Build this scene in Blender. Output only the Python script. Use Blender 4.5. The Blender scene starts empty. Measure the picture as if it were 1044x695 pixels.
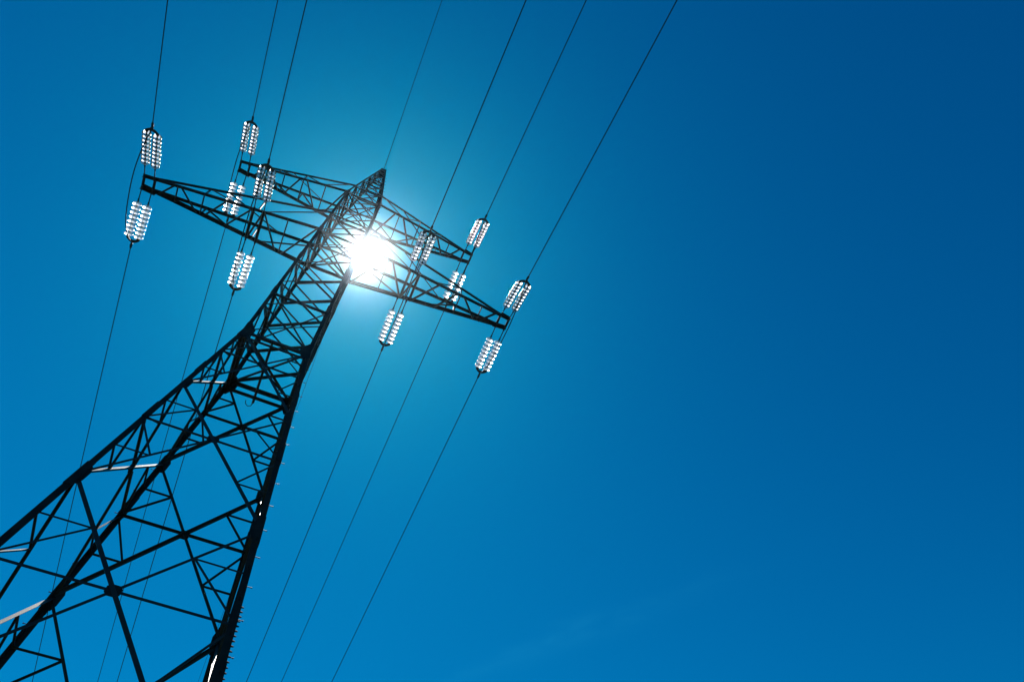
import bpy, bmesh, math, random
from mathutils import Vector, Matrix
random.seed(7)
sc = bpy.context.scene
COL = sc.collection

# ------------------------------------------------------------------ layout units -> metres
K = 0.74
EYE = 1.6
def T(x, y, z):
    return Vector((x * K, y * K, EYE + (z - EYE) * K))

# heights and half widths of the tower body (layout units, eye height 1.6)
Z_BASE = EYE - EYE / K + 0.05
Z_WAIST, Z_LOW, Z_LOWTOP, Z_UP, Z_UPTOP, Z_APEX = 26.208, 38.153, 40.95, 45.307, 47.4, 55.0
W_WAIST, SPLAY, W_LOW = 1.293, 0.0981, 1.1733
LOW, UPP = 10.0, 7.413
TIP_Y, UTIP_Y, TOP_W = 0.324, 0.29, 0.2
TAPER = (W_WAIST - W_LOW) / (Z_LOW - Z_WAIST)
W_UP = W_LOW - TAPER * (Z_UP - Z_LOW)
def hw(z):
    if z < Z_WAIST: return W_WAIST + SPLAY * (Z_WAIST - z)
    if z < Z_UP: return W_WAIST - TAPER * (z - Z_WAIST)
    return W_UP + (TOP_W - W_UP) * (z - Z_UP) / (Z_APEX - Z_UP)

# ------------------------------------------------------------------ materials
def new_mat(name):
    m = bpy.data.materials.new(name); m.use_nodes = True
    return m, m.node_tree.nodes, m.node_tree.links, m.node_tree.nodes['Principled BSDF']

def steel(name, c0, c1, rough, metallic=0.0, spec=.1):
    m, n, l, b = new_mat(name)
    tc = n.new('ShaderNodeTexCoord')
    no = n.new('ShaderNodeTexNoise'); no.inputs['Scale'].default_value = 3.5; no.inputs['Detail'].default_value = 6
    no2 = n.new('ShaderNodeTexNoise'); no2.inputs['Scale'].default_value = 40; no2.inputs['Detail'].default_value = 3
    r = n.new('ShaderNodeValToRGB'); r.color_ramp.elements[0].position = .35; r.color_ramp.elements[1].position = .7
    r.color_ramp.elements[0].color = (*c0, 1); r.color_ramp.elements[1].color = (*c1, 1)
    l.new(tc.outputs['Object'], no.inputs['Vector']); l.new(tc.outputs['Object'], no2.inputs['Vector'])
    l.new(no.outputs['Fac'], r.inputs['Fac']); l.new(r.outputs['Color'], b.inputs['Base Color'])
    mp = n.new('ShaderNodeMapRange'); mp.inputs['To Min'].default_value = rough - .1; mp.inputs['To Max'].default_value = rough + .12
    l.new(no2.outputs['Fac'], mp.inputs['Value']); l.new(mp.outputs['Result'], b.inputs['Roughness'])
    b.inputs['Metallic'].default_value = metallic
    b.inputs['Specular IOR Level'].default_value = spec
    return m
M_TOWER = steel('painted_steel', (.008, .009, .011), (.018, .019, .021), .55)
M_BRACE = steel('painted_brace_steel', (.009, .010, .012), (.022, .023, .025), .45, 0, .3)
M_FIT = steel('forged_fittings', (.02, .02, .024), (.04, .04, .044), .45, .2)
M_WIRE = steel('weathered_aluminium', (.02, .02, .024), (.04, .04, .044), .5, .3)
M_CONC = steel('footing_concrete', (.3, .29, .27), (.42, .41, .38), .85)

def glass_mat():
    m, n, l, b = new_mat('toughened_glass')
    out = n['Material Output']
    tr = n.new('ShaderNodeBsdfTranslucent'); tr.inputs['Color'].default_value = (.98, .955, .94, 1)
    rf = n.new('ShaderNodeBsdfRefraction'); rf.inputs['Color'].default_value = (.95, .9, .9, 1); rf.inputs['Roughness'].default_value = .55; rf.inputs['IOR'].default_value = 1.3
    tp = n.new('ShaderNodeBsdfTransparent'); tp.inputs['Color'].default_value = (.72, .93, .93, 1)
    gl = n.new('ShaderNodeBsdfGlossy'); gl.inputs['Roughness'].default_value = .12
    a = n.new('ShaderNodeMixShader'); a.inputs[0].default_value = .45
    l.new(tr.outputs[0], a.inputs[1]); l.new(rf.outputs[0], a.inputs[2])
    c = n.new('ShaderNodeMixShader'); c.inputs[0].default_value = .15
    l.new(a.outputs[0], c.inputs[1]); l.new(tp.outputs[0], c.inputs[2])
    lw = n.new('ShaderNodeFresnel'); lw.inputs['IOR'].default_value = 1.5
    d = n.new('ShaderNodeMixShader'); l.new(lw.outputs[0], d.inputs[0])
    l.new(c.outputs[0], d.inputs[1]); l.new(gl.outputs[0], d.inputs[2])
    l.new(d.outputs[0], out.inputs['Surface'])
    n.remove(b)
    return m
M_GLASS = glass_mat()

# ------------------------------------------------------------------ helpers
def link(name, bm, mats, parent=None, smooth=False):
    me = bpy.data.meshes.new(name)
    bmesh.ops.recalc_face_normals(bm, faces=bm.faces)
    bm.to_mesh(me); bm.free()
    if smooth:
        for p in me.polygons: p.use_smooth = True
    for m in (mats if isinstance(mats, (list, tuple)) else [mats]): me.materials.append(m)
    o = bpy.data.objects.new(name, me); COL.objects.link(o)
    if parent: o.parent = parent
    return o

def empty(name, loc=(0, 0, 0)):
    o = bpy.data.objects.new(name, None); COL.objects.link(o); o.location = loc; o.empty_display_size = .3
    return o

def tag(o, label=None, cat=None, group=None, kind=None):
    if label: o['label'] = label
    if cat: o['category'] = cat
    if group: o['group'] = group
    if kind: o['kind'] = kind
    return o

def prism(bm, a, b, prof_a, prof_b=None):
    """extrude a closed profile (list of offset vectors) from a to b"""
    prof_b = prof_b or prof_a
    va = [bm.verts.new(a + q) for q in prof_a]; vb = [bm.verts.new(b + q) for q in prof_b]
    n = len(va)
    for i in range(n): bm.faces.new((va[i], va[(i + 1) % n], vb[(i + 1) % n], vb[i]))
    bm.faces.new(va); bm.faces.new(vb[::-1])

def angle(bm, a, b, size, n, off=0.0, inward=True, t=None):
    """an L-section bar from a to b; one flange lies in the plane with normal n, shifted by off along n"""
    ax = (b - a).normalized(); n = Vector(n); n = (n - ax * n.dot(ax)).normalized()
    t = t or max(.006, size * .11)
    s = ax.cross(n)
    if s.z > 0: s = -s                    # the standing flange's outer face looks up
    sg = -1 if inward else 1
    o = n * off
    h = size / 2
    pr = [o - s * h, o + s * h, o + s * h + n * t * sg, o - s * (h - t) + n * t * sg,
          o - s * (h - t) + n * size * sg, o - s * h + n * size * sg]
    prism(bm, a, b, pr)

def tube(bm, pts, r, seg=8, cap=True):
    rings = []
    for i, p in enumerate(pts):
        d = (pts[min(i + 1, len(pts) - 1)] - pts[max(i - 1, 0)]).normalized()
        u = d.cross(Vector((0, 0, 1)))
        u = (u if u.length > .05 else d.cross(Vector((1, 0, 0)))).normalized(); v = d.cross(u)
        rr = r[i] if isinstance(r, (list, tuple)) else r
        rings.append([bm.verts.new(p + (u * math.cos(k * 2 * math.pi / seg) + v * math.sin(k * 2 * math.pi / seg)) * rr) for k in range(seg)])
    for A, B in zip(rings, rings[1:]):
        for k in range(seg): bm.faces.new((A[k], A[(k + 1) % seg], B[(k + 1) % seg], B[k]))
    if cap: bm.faces.new(rings[0][::-1]); bm.faces.new(rings[-1])

def plate(bm, c, u, v, n, pts, t):
    """a flat plate: outline pts (in u, v metres) about c, thickness t along n"""
    A = [bm.verts.new(c + u * p + v * q + n * (t / 2)) for p, q in pts]
    B = [bm.verts.new(c + u * p + v * q - n * (t / 2)) for p, q in pts]
    k = len(A); bm.faces.new(A); bm.faces.new(B[::-1])
    for i in range(k): bm.faces.new((A[i], A[(i + 1) % k], B[(i + 1) % k], B[i]))

# ------------------------------------------------------------------ sun and sky direction
SUN = Vector((-.0343, .4000, .9159)).normalized()
EL = math.asin(SUN.z); AZ = math.atan2(SUN.x, SUN.y)

# ------------------------------------------------------------------ the tower
tower = empty('transmission_tower', (0, 0, 0))
tag(tower, 'tall dark steel lattice pylon with two crossarm levels standing against the sun', 'pylon')
CORNERS = [(-1, -1), (1, -1), (1, 1), (-1, 1)]
LOWER = [Z_WAIST, 21.35, 15.9, 8.7, Z_BASE]
UPPER = [Z_WAIST + i * (Z_LOW - Z_WAIST) / 5 for i in range(6)]
NECK = [Z_LOW, Z_LOWTOP, 43.1, Z_UP]
PEAK = [Z_UP, Z_UPTOP, 49.4, 51.2, 52.8, 54.2]

def leg_pt(c, z):
    return T(c[0] * hw(z), c[1] * hw(z), z)

def leg_profile(c, s, t):
    i, j = -c[0], -c[1]
    return [Vector(q) for q in ((0, 0, 0), (i * s, 0, 0), (i * s, j * t, 0), (i * t, j * t, 0), (i * t, j * s, 0), (0, j * s, 0))]

def face_frame(k, z):
    """outward normal and the two corners of face k at the level just below z"""
    a, b = CORNERS[k], CORNERS[(k + 1) % 4]
    o = Vector(((a[0] + b[0]) / 2, (a[1] + b[1]) / 2, 0))
    sl = SPLAY if z <= Z_WAIST else (TAPER if z <= Z_UP else (W_UP - TOP_W) / (Z_APEX - Z_UP))
    return a, b, Vector((o.x, o.y, sl)).normalized()

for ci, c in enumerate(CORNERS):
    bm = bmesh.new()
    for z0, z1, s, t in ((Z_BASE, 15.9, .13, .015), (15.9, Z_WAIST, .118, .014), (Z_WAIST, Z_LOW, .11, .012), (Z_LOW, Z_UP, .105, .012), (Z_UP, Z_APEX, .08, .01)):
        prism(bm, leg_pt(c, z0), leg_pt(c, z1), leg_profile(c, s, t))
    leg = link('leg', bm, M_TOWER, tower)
    # splice plates wrapped round the outside of the leg
    for z, ln, s in ((11.2, 1.1, .17), (15.9, 1.0, .145), (19.4, .9, .14), (22.6, .8, .135), (Z_WAIST, 1.15, .155), (30.0, .7, .14), (34.2, .7, .14), (Z_LOW, .8, .15), (Z_UP, .6, .13)):
        bm = bmesh.new()
        a, b = leg_pt(c, z - ln / 2), leg_pt(c, z + ln / 2)
        if abs(z - Z_WAIST) < .01:
            m = leg_pt(c, z)
            pr = [q + Vector((c[0], c[1], 0)) * .012 for q in leg_profile(c, s, .012)]
            prism(bm, a, m, pr); prism(bm, m, b, pr)
        else:
            prism(bm, a, b, [q + Vector((c[0], c[1], 0)) * .012 for q in leg_profile(c, s, .011)])
        link('splice_plate', bm, M_TOWER, leg)
    # step bolts up the leg, alternately on its two flanges
    if ci in (1, 3):
        bm = bmesh.new(); z = Z_BASE + 3.5; k = 0
        while z < Z_APEX - 1:
            p = leg_pt(c, z)
            d = Vector((c[0], 0, 0)) if k % 2 == 0 else Vector((0, c[1], 0))
            q = p - (Vector((0, c[1], 0)) if k % 2 == 0 else Vector((c[0], 0, 0))) * .06
            tube(bm, [q, q + d * .075], .008, 6); tube(bm, [q + d * .075, q + d * .087], .014, 6)
            z += .5; k += 1
        tag(link('step_bolts', bm, M_TOWER, leg), kind='stuff')
    if ci == 1:
        bm = bmesh.new(); z = 10.6
        while z < 13.4:
            p = leg_pt(c, z) + Vector((-.02, .02, 0))
            tube(bm, [p, p + Vector((.06, -.02, -.015))], [.022, .01], 6); z += .135
        tag(link('climbing_guard', bm, M_TOWER, leg), kind='stuff')
    # concrete footing under the leg
    bm = bmesh.new(); p = leg_pt(c, Z_BASE)
    tube(bm, [Vector((p.x, p.y, -.6)), Vector((p.x, p.y, .22)), Vector((p.x, p.y, .26))], [.52, .42, .38], 20)
    link('footing', bm, M_CONC, tower)

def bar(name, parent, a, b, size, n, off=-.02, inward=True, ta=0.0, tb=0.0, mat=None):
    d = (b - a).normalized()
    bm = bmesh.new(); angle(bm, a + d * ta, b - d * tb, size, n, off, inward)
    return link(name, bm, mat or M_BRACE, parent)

def x_panel(k, z1, z0, size, hsize=0, red=0, gusset=0, name='diagonal_brace', sizes=None):
    """cross bracing of face k between levels z1 (top) and z0; the crossing bars lie back to back"""
    ca, cb, n = face_frame(k, z1)
    A1, B1, A0, B0 = leg_pt(ca, z1), leg_pt(cb, z1), leg_pt(ca, z0), leg_pt(cb, z0)
    s1, s2 = sizes or (size, size)
    bar(name, tower, A1, B0, s1, n, -.018, True, .07, .07)
    bar(name, tower, B1, A0, s2, n, -.0305, True, .07, .07)
    f = hw(z1) / (hw(z1) + hw(z0)); ctr = A1.lerp(B0, f)
    Am, Bm = A1.lerp(A0, f), B1.lerp(B0, f)
    if hsize:
        bar('horizontal_strut', tower, Am, ctr, hsize, n, -.03, True, .06, .1)
        bar('horizontal_strut', tower, ctr, Bm, hsize, n, -.03, True, .1, .06)
    if red:
        for top, mid, end in ((A1, Am, 1), (B1, Bm, 1), (A0, Am, 0), (B0, Bm, 0)):
            q = top.lerp(ctr, .5)
            w = top.lerp(mid, .5)
            bar('secondary_brace', tower, mid, q, red, n, -.034, True, .05, .02)
            bar('secondary_brace', tower, w, q, red * .85, n, -.041, True, .05, .02)
    if gusset:
        u = (B1 - A1).normalized(); v = n.cross(u)
        bm = bmesh.new(); g = gusset
        plate(bm, ctr - n * .0265, u, v, n, [(-g, -.5 * g), (-.5 * g, -g), (.5 * g, -g), (g, -.5 * g), (g, .5 * g), (.5 * g, g), (-.5 * g, g), (-g, .5 * g)], .012)
        link('gusset_plate', bm, M_TOWER, tower)

for k in range(4):
    for i in range(4):
        hz, rd, gs = ((.055, .042, .12) if i < 3 else (.07, 0, .16))
        x_panel(k, LOWER[i], LOWER[i + 1], .085, hz, rd, gs, sizes=(.078, .052))
    for i in range(5):
        x_panel(k, UPPER[i + 1], UPPER[i], .06, sizes=(.075, .042))
    for i in range(3):
        x_panel(k, NECK[i + 1], NECK[i], .05)
    for i in range(5):
        x_panel(k, PEAK[i + 1], PEAK[i], .046 - i * .003, name='peak_brace')
    # level struts round the body
    lv = [(Z_WAIST, .095), (29.85, .1), (Z_LOW, .1), (Z_LOWTOP, .075), (Z_UP, .085), (Z_UPTOP, .06), (49.4, .065), (51.2, .065), (52.8, .06), (54.2, .06)]
    for z, s in lv:
        ca, cb, n = face_frame(k, z)
        bar('horizontal_strut', tower, leg_pt(ca, z), leg_pt(cb, z), s, n, -.05, True, .03, .03)
    ca, cb, n = face_frame(k, Z_WAIST)
    # a second strut below the waist and the node plates where the leg bends
    bar('horizontal_strut', tower, leg_pt(ca, Z_WAIST - .42), leg_pt(cb, Z_WAIST - .42), .07, n, -.055, True, .03, .03)
    for z, w_, h1, h0 in ((Z_WAIST, .3, .42, .48), (21.35, .2, .24, .24), (15.9, .2, .28, .28), (8.7, .24, .34, .34)):
        ca, cb, n = face_frame(k, z)
        for c, o in ((ca, cb), (cb, ca)):
            p = leg_pt(c, z); u = (leg_pt(o, z) - p).normalized(); v = (leg_pt(c, z + .5) - p).normalized(); v0 = (p - leg_pt(c, z - .5)).normalized()
            bm = bmesh.new()
            q = p - n * .0085
            O = [q + v * h1 + u * .02, q + v * h1 + u * .14, q + u * w_ + v * .12, q + u * w_ - v0 * .14, q - v0 * h0 + u * .16, q - v0 * h0 + u * .02]
            A = [bm.verts.new(x) for x in O]; B = [bm.verts.new(x - n * .012) for x in O]
            bm.faces.new(A); bm.faces.new(B[::-1])
            for i in range(6): bm.faces.new((A[i], A[(i + 1) % 6], B[(i + 1) % 6], B[i]))
            link('gusset_plate', bm, M_TOWER, tower)

# flat plan bracing inside the body
def plan(z, size, cross=True):
    P = [leg_pt(c, z) for c in CORNERS]
    up = Vector((0, 0, 1))
    bar('plan_brace', tower, P[0], P[2], size, up, -.03, False, .1, .1)
    if cross: bar('plan_brace', tower, P[1], P[3], size * .8, up, -.034, True, .1, .1)
plan(Z_WAIST, .085); plan(29.85, .06); plan(Z_LOW, .07); plan(Z_UP, .06)
w = W_WAIST
mid_bar = bar('plan_brace', tower, T(-.12, -w, Z_WAIST - .12), T(-.12, w + .35, Z_WAIST - .12), .065, (0, 0, 1), -.06)
bm = bmesh.new()
h0 = T(-.12, w + .33, Z_WAIST - .22)
tube(bm, [h0, h0 + Vector((-.03, .1, -.03)), h0 + Vector((-.12, .14, -.04)), h0 + Vector((-.2, .1, .0)), h0 + Vector((-.22, .03, .05))], .014, 6)
link('hook', bm, M_FIT, mid_bar)

# apex cap and earth wire clamp
bm = bmesh.new()
a, b = T(0, 0, 54.55), T(0, 0, 55.15)
q = TOP_W * K * 1.15
prism(bm, a, b, [Vector((-q, -q, 0)), Vector((q, -q, 0)), Vector((q, q, 0)), Vector((-q, q, 0))],
      [Vector((-q * .8, -q, 0)), Vector((q * .8, -q, 0)), Vector((q * .8, q, 0)), Vector((-q * .8, q, 0))])
link('apex_cap', bm, M_TOWER, tower)

# ------------------------------------------------------------------ crossarms
def crossarm(side, z, half, ytip, ztop, size, diag, struts, ladder):
    """half crossarm; the right one is the left one turned half a turn about the tower's axis"""
    def R(x, y, zz):                       # x measured outward from the axis, y as seen on the left arm
        return T(-x, y, zz) if side < 0 else T(x, -y, zz)
    wb, wt = hw(z), hw(ztop)
    def yb(x): return ytip + (wb - ytip) * (half - x) / (half - wb)
    def top(x, s):
        f = (half - .5 - x) / (half - .5 - wt)
        return R(x, s * (yb(half - .5) + (wt - yb(half - .5)) * f), z + .09 + (ztop - z - .09) * f)
    up = Vector((0, 0, 1))
    # the tip frame is the arm's own mesh
    bm = bmesh.new()
    for x in (half, half - .53):
        angle(bm, R(x, -ytip - .06, z), R(x, ytip + .06, z), size * .8, up, .012, False)
    for s in (-1, 1):
        angle(bm, R(half + .06, s * ytip, z), R(half - .7, s * yb(half - .7), z), size * .9, up, -.012, True)
        angle(bm, R(half - .02, s * ytip, z), R(half - .53, s * yb(half - .53), z + .09), size * .7, (0, s, 0), .004)
    arm = link('crossarm', bm, M_TOWER, tower)
    for s in (-1, 1):
        nrm = Vector((0, s if side < 0 else -s, 0))
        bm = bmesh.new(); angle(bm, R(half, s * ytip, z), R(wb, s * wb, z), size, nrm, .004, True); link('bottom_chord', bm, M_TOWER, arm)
        bm = bmesh.new(); angle(bm, top(half - .5, s), top(wt, s), size * .8, nrm, .004, True); link('top_chord', bm, M_TOWER, arm)
        for kind, x0, x1 in ladder:
            bm = bmesh.new()
            a = R(x0, s * yb(x0), z) if kind[0] == 'b' else top(x0, s)
            b = R(x1, s * yb(x1), z) if kind[1] == 'b' else top(x1, s)
            angle(bm, a, b, .05, nrm, -.012, True); link('side_brace', bm, M_BRACE, arm)
    for x0, s0, x1, s1 in diag:
        bm = bmesh.new(); angle(bm, R(x0, s0 * yb(x0), z), R(x1, s1 * yb(x1), z), .072, up, -.016 - .004 * (x0 > x1), True); link('bottom_brace', bm, M_BRACE, arm)
    for x, sz in struts:
        bm = bmesh.new(); angle(bm, R(x, -yb(x), z), R(x, yb(x), z), sz, up, -.03, True); link('cross_strut', bm, M_BRACE, arm)
    for x0, x1 in ((half * .62, half * .32),):
        bm = bmesh.new(); a, b = top(x0, -1), top(x1, 1); angle(bm, a, b, .04, up, .01, True); link('top_brace', bm, M_BRACE, arm)
    return arm

low_diag = [(1.2, -1, 2.6, 1), (2.95, 1, 4.0, -1), (4.0, -1, 4.5, 1), (4.55, -1, 5.75, 1), (5.85, -1, 6.85, 1), (7.2, 1, 8.2, -1), (8.45, -1, 9.2, 1)]
low_str = [(2.75, .045), (4.0, .1), (4.52, .1), (7.0, .045), (8.32, .045)]
low_lad = [('bt', 4.0, 1.15), ('tb', 7.0, 5.4), ('tb', 7.0, 7.0), ('tb', 4.4, 4.3)]
up_diag = [(1.1, -1, 2.1, 1), (2.6, 1, 3.5, -1), (3.85, -1, 4.6, 1), (4.95, 1, 5.65, -1), (5.95, -1, 6.6, 1)]
up_str = [(2.35, .045), (3.68, .05), (4.8, .045), (5.82, .045)]
up_lad = [('bt', 2.5, 1.15), ('tb', 3.7, 3.7), ('tb', 3.7, 2.6), ('tb', 5.2, 4.2), ('tb', 5.2, 5.2)]
for side in (-1, 1):
    crossarm(side, Z_LOW, LOW, TIP_Y, Z_LOWTOP, .125, low_diag, low_str, low_lad)
    crossarm(side, Z_UP, UPP, UTIP_Y, Z_UPTOP, .108, up_diag, up_str, up_lad)

# ------------------------------------------------------------------ insulators, conductors and jumper loops
def disc_mesh():
    bm = bmesh.new(); seg = 20
    # local +Z runs along the string; metal cap, pin, then the glass shell with its ribbed underside
    metal = [(.0, -.075), (.016, -.075), (.016, -.03), (.030, -.028), (.036, .0), (.036, .035), (.028, .06), (.0, .062)]
    glass = [(.036, .034), (.07, .030), (.105, .018), (.132, -.004), (.147, -.034), (.152, -.078)]
    for prof, mi in ((metal, 0), (glass, 1)):
        rings = []
        for r, z in prof:
            rings.append([bm.verts.new((r * math.cos(i * 2 * math.pi / seg), r * math.sin(i * 2 * math.pi / seg), z)) for i in range(seg)] if r > 0 else [bm.verts.new((0, 0, z))])
        for A, B in zip(rings, rings[1:]):
            for i in range(seg):
                vs = [A[i % len(A)], A[(i + 1) % len(A)], B[(i + 1) % len(B)], B[i % len(B)]]
                vs = list(dict.fromkeys(vs))
                if len(vs) > 2: bm.faces.new(vs).material_index = mi
    me = bpy.data.meshes.new('disc'); bmesh.ops.recalc_face_normals(bm, faces=bm.faces); bm.to_mesh(me); bm.free()
    for p in me.polygons: p.use_smooth = True
    me.materials.append(M_FIT); me.materials.append(M_GLASS)
    return me
DISC = disc_mesh()

A_NEAR, A_FAR = .33, .18                    # fall of the strings towards the two spans
D0, D1, DY, DC = .80, 2.42, 2.66, 3.2       # first disc, last disc, yoke, end of the dead-end clamp
GAP = .25                                    # half the spacing of the twin strings

def insulator_set(x, y0, z, s, label):
    """twin dead-end strings; s = -1 towards the viewer's span, +1 towards the far span"""
    a = A_NEAR if s < 0 else A_FAR
    def Q(d, dx=0.0): return T(x + dx, s * (y0 + d), z - .1 - a * d)
    root = empty('insulator_set', Q(0)); base = root.location.copy()
    tag(root, label, 'insulator', 'glass insulator sets between the crossarms and the power lines')
    axis = (Q(1) - Q(0)).normalized(); X = Vector((1, 0, 0)); N = axis.cross(X).normalized()
    rot = axis.to_track_quat('Z', 'Y')
    for dx in (-GAP, GAP):
        bm = bmesh.new()
        p0 = Q(-.05, dx) - base; p1 = Q(D0 - .1, dx) - base; p2 = Q(D1 + .06, dx) - base; p3 = Q(DY, dx) - base
        tube(bm, [p0, p1], .02, 8); tube(bm, [p0 - axis * .05, p0 + axis * .12], .034, 8); tube(bm, [p1 - axis * .1, p1], .03, 8)
        tube(bm, [p1, p2], .014, 8); tube(bm, [p2, p3], .024, 8)
        st = link('insulator_string', bm, M_FIT, root)
        for i in range(8):
            d = bpy.data.objects.new('glass_disc', DISC); COL.objects.link(d); d.parent = st
            d.location = Q(D0 + (D1 - D0) * i / 7, dx) - base
            d.rotation_mode = 'QUATERNION'; d.rotation_quaternion = (-axis).to_track_quat('Z', 'Y')
    # yoke: a bowed plate joining the two strings
    bm = bmesh.new(); g = GAP * K; c = Q(DY) - base
    pts = [(-g - .06, -.07), (-g - .06, .03), (-g * .72, .12), (-.07, .15), (.07, .15), (g * .72, .12), (g + .06, .03), (g + .06, -.07), (g - .045, -.07), (g * .6, .025), (0, .05), (-g * .6, .025), (-g + .045, -.07)]
    L = [(p, q) for p, q in pts]
    n = len(L)
    A = [bm.verts.new(c + X * p + axis * q + N * .014) for p, q in L]; B = [bm.verts.new(c + X * p + axis * q - N * .014) for p, q in L]
    idx = [(0, 1, 2, 11 + 0), ]
    quads = [(0, 1, 12), (1, 2, 11, 12), (2, 3, 11), (3, 10, 11), (3, 4, 10), (4, 9, 10), (4, 5, 9), (5, 6, 8, 9), (6, 7, 8)]
    for f in quads:
        bm.faces.new([A[i] for i in f]); bm.faces.new([B[i] for i in f][::-1])
    for i in range(n): bm.faces.new((A[i], A[(i + 1) % n], B[(i + 1) % n], B[i]))
    link('yoke_plate', bm, M_FIT, root)
    # dead-end clamp with the lug the jumper is bolted to
    bm = bmesh.new(); q0, q1 = Q(DY + .16) - base, Q(DC) - base
    tube(bm, [q0 - axis * .05, q0 + axis * .06, q0 + axis * .1, q1 - axis * .06, q1], [.03, .036, .045, .045, .028], 10)
    tube(bm, [q0 + axis * .12, q0 + axis * .1 - N * 0 + Vector((0, 0, -.12))], .026, 8)
    link('dead_end_clamp', bm, M_FIT, root)
    return Q(DC), axis, Q(DY + .16) + Vector((0, 0, -.06))

def cable(name, pts, r, label, cat, group, mat=M_WIRE, seg=8):
    o = pts[0].copy()
    bm = bmesh.new(); tube(bm, [p - o for p in pts], r, seg)
    ob = link(name, bm, mat, None, True); ob.location = o
    return tag(ob, label, cat, group)

def span(p, s, b, c, length, step=1.5, az=0.0):
    """a sagging conductor from p (metres); fall b at the clamp easing by c"""
    out = []; d = 0
    while d <= length:
        out.append(Vector((p.x + d * math.sin(az), p.y + s * d * math.cos(az), p.z - b * d + c * d * d))); d += step
    return out

WHERE = [  # x, y0, z, words for the place
    (-9.72, TIP_Y, Z_LOW, 'left tip of the long lower crossarm'),
    (-4.25, .87, Z_LOW, 'middle of the lower crossarm left of the tower'),
    (-7.15, UTIP_Y, Z_UP, 'left tip of the short upper crossarm'),
    (7.15, UTIP_Y, Z_UP, 'right tip of the short upper crossarm'),
    (4.15, .87, Z_LOW, 'middle of the lower crossarm right of the tower'),
    (9.72, TIP_Y, Z_LOW, 'right tip of the long lower crossarm')]
for x, y0, z, place in WHERE:
    n_end, n_ax, n_lug = insulator_set(x, y0, z, -1, 'twin glass strings pulling upward from the ' + place)
    f_end, f_ax, f_lug = insulator_set(x, y0, z, 1, 'twin glass strings pulling downward from the ' + place)
    cable('power_line', span(n_end - n_ax * .1, -1, .2, .0008, 110), .0185, 'dark wire going up from the ' + place, 'power line', 'conductors of the overhead line')
    cable('power_line', span(f_end - f_ax * .1, 1, .038, .0003, 150, az=-.0035), .018, 'dark wire going down from the ' + place, 'power line', 'conductors of the overhead line')
    # jumper loop slung under the arm
    sag = 1.0; pts = []
    for i in range(33):
        u = i / 32
        p = n_lug.lerp(f_lug, u); p.z -= sag * (1 - abs(2 * u - 1) ** 2.6)
        pts.append(p)
    cable('jumper_loop', pts, .02, 'slack jumper cable beneath the ' + place, 'cable', 'jumper cables under the crossarms')

apex = T(0, 0, 55.05)
cable('earth_wire', span(apex + Vector((0, -.1, 0)), -1, .24, .0008, 120), .014, 'thin wire leaving the pointed tower top towards the top of the photo', 'earth wire', 'earth wires from the tower peak', M_WIRE)
cable('earth_wire', span(apex + Vector((0, .1, 0)), 1, .06, .0003, 160), .011, 'thin pale wire from the tower top running down beside the right leg', 'earth wire', 'earth wires from the tower peak', M_WIRE)

# ------------------------------------------------------------------ ground
bm = bmesh.new()
N = 60; S = 3000.0
def gz(x, y):
    r = math.hypot(x, y)
    return -.02 + .12 * math.sin(x * .05) * math.cos(y * .043) * min(1, r / 60)
co = [(-1 if t < 0 else 1) * (abs(t) ** 2.5) * S for t in [(-1 + 2 * i / N) for i in range(N + 1)]]
gv = [[bm.verts.new((x, y, gz(x, y))) for x in co] for y in co]
for i in range(N):
    for j in range(N): bm.faces.new((gv[i][j], gv[i][j + 1], gv[i + 1][j + 1], gv[i + 1][j]))
m, n, l, b = new_mat('meadow')
tc = n.new('ShaderNodeTexCoord'); no = n.new('ShaderNodeTexNoise'); no.inputs['Scale'].default_value = .35; no.inputs['Detail'].default_value = 9
r = n.new('ShaderNodeValToRGB'); r.color_ramp.elements[0].color = (.03, .05, .015, 1); r.color_ramp.elements[1].color = (.085, .1, .035, 1)
l.new(tc.outputs['Object'], no.inputs['Vector']); l.new(no.outputs['Fac'], r.inputs['Fac']); l.new(r.outputs['Color'], b.inputs['Base Color'])
b.inputs['Roughness'].default_value = .95
bp = n.new('ShaderNodeBump'); bp.inputs['Strength'].default_value = .6; bp.inputs['Distance'].default_value = .1
no2 = n.new('ShaderNodeTexNoise'); no2.inputs['Scale'].default_value = 9; no2.inputs['Detail'].default_value = 6
l.new(tc.outputs['Object'], no2.inputs['Vector']); l.new(no2.outputs['Fac'], bp.inputs['Height']); l.new(bp.outputs['Normal'], b.inputs['Normal'])
tag(link('ground', bm, m, None, True), 'green meadow the tower stands on', 'ground', kind='structure')

# ------------------------------------------------------------------ sky, sun
W = bpy.data.worlds.new('World'); sc.world = W; W.use_nodes = True
n, l = W.node_tree.nodes, W.node_tree.links
n.clear()
out = n.new('ShaderNodeOutputWorld'); bg = n.new('ShaderNodeBackground'); bg.inputs['Strength'].default_value = .1
sky = n.new('ShaderNodeTexSky'); sky.sky_type = 'NISHITA'; sky.sun_disc = False
sky.sun_elevation = EL; sky.sun_rotation = AZ; sky.altitude = 300; sky.air_density = 1.0; sky.dust_density = .24; sky.ozone_density = 2.5
tc = n.new('ShaderNodeTexCoord'); dt = n.new('ShaderNodeVectorMath'); dt.operation = 'DOT_PRODUCT'; nm = n.new('ShaderNodeVectorMath'); nm.operation = 'NORMALIZE'
l.new(tc.outputs['Generated'], nm.inputs[0]); l.new(nm.outputs[0], dt.inputs[0]); dt.inputs[1].default_value = SUN
def mth(op, a, bv=None):
    q = n.new('ShaderNodeMath'); q.operation = op
    for i, v in enumerate((a, bv)):
        if v is None: continue
        if isinstance(v, (int, float)): q.inputs[i].default_value = v
        else: l.new(v, q.inputs[i])
    return q.outputs[0]
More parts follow.
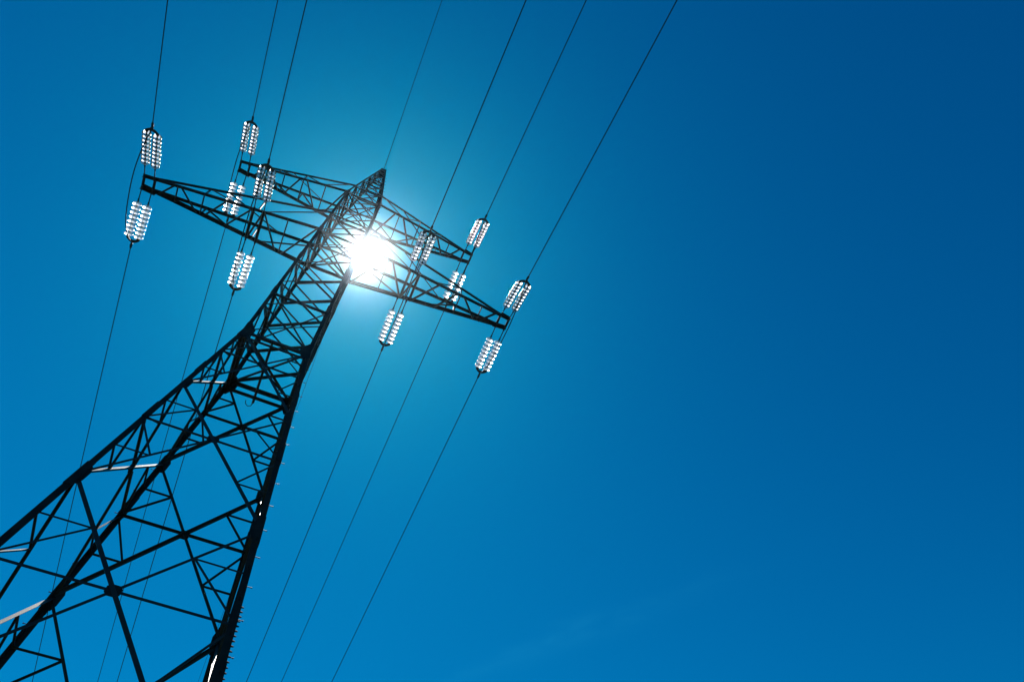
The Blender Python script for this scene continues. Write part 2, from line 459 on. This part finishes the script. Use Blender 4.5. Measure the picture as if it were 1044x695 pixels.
ang = mth('ARCCOSINE', mth('MINIMUM', dt.outputs['Value'], .9999999))
def expo(scale, amp): return mth('MULTIPLY', mth('EXPONENT', mth('DIVIDE', ang, -math.radians(scale))), amp)
def tint(v, col):
    q = n.new('ShaderNodeMix'); q.data_type = 'RGBA'; q.blend_type = 'MULTIPLY'; q.inputs['Factor'].default_value = 1
    l.new(v, q.inputs['A']); q.inputs['B'].default_value = (*col, 1); return q.outputs['Result']
def add(a, b_):
    q = n.new('ShaderNodeMix'); q.data_type = 'RGBA'; q.blend_type = 'ADD'; q.inputs['Factor'].default_value = 1
    l.new(a, q.inputs['A']); l.new(b_, q.inputs['B']); return q.outputs['Result']
# the sky as a polarising filter deepens it: each channel on its own curve
sp = n.new('ShaderNodeSeparateColor'); cb = n.new('ShaderNodeCombineColor')
l.new(sky.outputs[0], sp.inputs[0])
def curve(o, gain, power):
    return mth('MULTIPLY', mth('POWER', mth('MULTIPLY', o, .1), power), gain * 10)
red, grn, blu = curve(sp.outputs[0], .55, 5.0), curve(sp.outputs[1], 2.35, 1.88), curve(sp.outputs[2], 1.5, 1.53)
l.new(red, cb.inputs[0]); l.new(mth('MINIMUM', grn, mth('MULTIPLY', blu, .72)), cb.inputs[1]); l.new(blu, cb.inputs[2])
disc = mth('MULTIPLY', mth('LESS_THAN', ang, math.radians(.5)), 3000.0)      # the sun itself
c = add(cb.outputs[0], tint(disc, (1, .97, .92)))
c = add(c, tint(expo(.6, 80.0), (1, .98, .95)))                               # white aureole
c = add(c, tint(expo(1.6, 2.5), (.8, .95, 1)))
# a faint wisp of high cirrus low in the sky
sx = n.new('ShaderNodeSeparateXYZ'); l.new(nm.outputs[0], sx.inputs[0])
zc = mth('MAXIMUM', sx.outputs[2], .05); px = mth('DIVIDE', sx.outputs[0], zc); py = mth('DIVIDE', sx.outputs[1], zc)
ca, sa = .62, -.785                                                          # the wisp's run on the cloud plane
du, dv = mth('SUBTRACT', px, .57), mth('SUBTRACT', py, 1.05)
al = mth('ADD', mth('MULTIPLY', du, ca), mth('MULTIPLY', dv, sa)); ac = mth('SUBTRACT', mth('MULTIPLY', dv, ca), mth('MULTIPLY', du, sa))
cx = n.new('ShaderNodeCombineXYZ'); l.new(mth('MULTIPLY', al, 2.2), cx.inputs[0]); l.new(mth('MULTIPLY', ac, 7.0), cx.inputs[1])
nz = n.new('ShaderNodeTexNoise'); nz.inputs['Scale'].default_value = 2.2; nz.inputs['Detail'].default_value = 8; nz.inputs['Roughness'].default_value = .62; nz.inputs['Distortion'].default_value = .8
l.new(cx.outputs[0], nz.inputs['Vector'])
def gauss(v, w_): return mth('EXPONENT', mth('MULTIPLY', mth('MULTIPLY', v, v), -1 / (w_ * w_)))
wob = mth('ADD', ac, mth('MULTIPLY', mth('SUBTRACT', nz.outputs[0], .5), .12))
wisp = mth('MULTIPLY', mth('MULTIPLY', gauss(al, .26), gauss(wob, .028)), mth('MAXIMUM', mth('SUBTRACT', nz.outputs[0], .3), 0.0))
c = add(c, tint(mth('MULTIPLY', wisp, .75), (.1, .9, 1)))
l.new(c, bg.inputs['Color']); l.new(bg.outputs[0], out.inputs['Surface'])

sd = bpy.data.lights.new('sun', 'SUN'); sd.energy = 4.7; sd.angle = math.radians(.53); sd.color = (1, .96, .9)
so = bpy.data.objects.new('sun', sd); COL.objects.link(so); so.rotation_mode = 'QUATERNION'; so.rotation_quaternion = SUN.to_track_quat('Z', 'Y'); so.location = SUN * 200

# ------------------------------------------------------------------ scattering volume added to stand in for lens glare round the sun
GLARE = True
if GLARE:
    bm = bmesh.new()
    x0, x1, y0, y1, z0, z1 = -60, 60, -40, 60, -1.4, 48
    bmesh.ops.create_cube(bm, size=1, matrix=Matrix.Translation(((x0 + x1) / 2, (y0 + y1) / 2, (z0 + z1) / 2)) @ Matrix.Diagonal((x1 - x0, y1 - y0, z1 - z0, 1)))
    m = bpy.data.materials.new('glare_scatter'); m.use_nodes = True; n, l = m.node_tree.nodes, m.node_tree.links
    n.remove(n['Principled BSDF'])
    v = n.new('ShaderNodeVolumePrincipled'); v.inputs['Color'].default_value = (.62, .84, 1, 1); v.inputs['Density'].default_value = .0002; v.inputs['Anisotropy'].default_value = .989
    l.new(v.outputs[0], n['Material Output'].inputs['Volume'])
    hz = link('glare_volume', bm, m); tag(hz, 'thin scattering volume added for the glare round the sun', 'glare_volume', kind='stuff')

# ------------------------------------------------------------------ camera
R = ((0.9156299, -0.4020152, -0.0023657), (0.354778, 0.8107822, -0.4655801), (0.1890883, 0.4254598, 0.8850026))
cd = bpy.data.cameras.new('camera'); cam = bpy.data.objects.new('camera', cd); COL.objects.link(cam); sc.camera = cam
right, down, fwd = (Vector(r).normalized() for r in R)
right = (right - fwd * right.dot(fwd)).normalized(); down = fwd.cross(right).normalized()
cam.matrix_world = Matrix(((right.x, -down.x, -fwd.x, 2.883 * K), (right.y, -down.y, -fwd.y, -16.688 * K), (right.z, -down.z, -fwd.z, 1.6), (0, 0, 0, 1)))
cd.sensor_width = 36; cd.lens = 36 * 748.17 / 1044; cd.clip_start = .05; cd.clip_end = 9000

vs = sc.view_settings
vs.view_transform = 'Standard'; vs.look = 'None'; vs.exposure = 0; vs.gamma = 1; vs.use_curve_mapping = False
sc.cycles.volume_bounces = 0
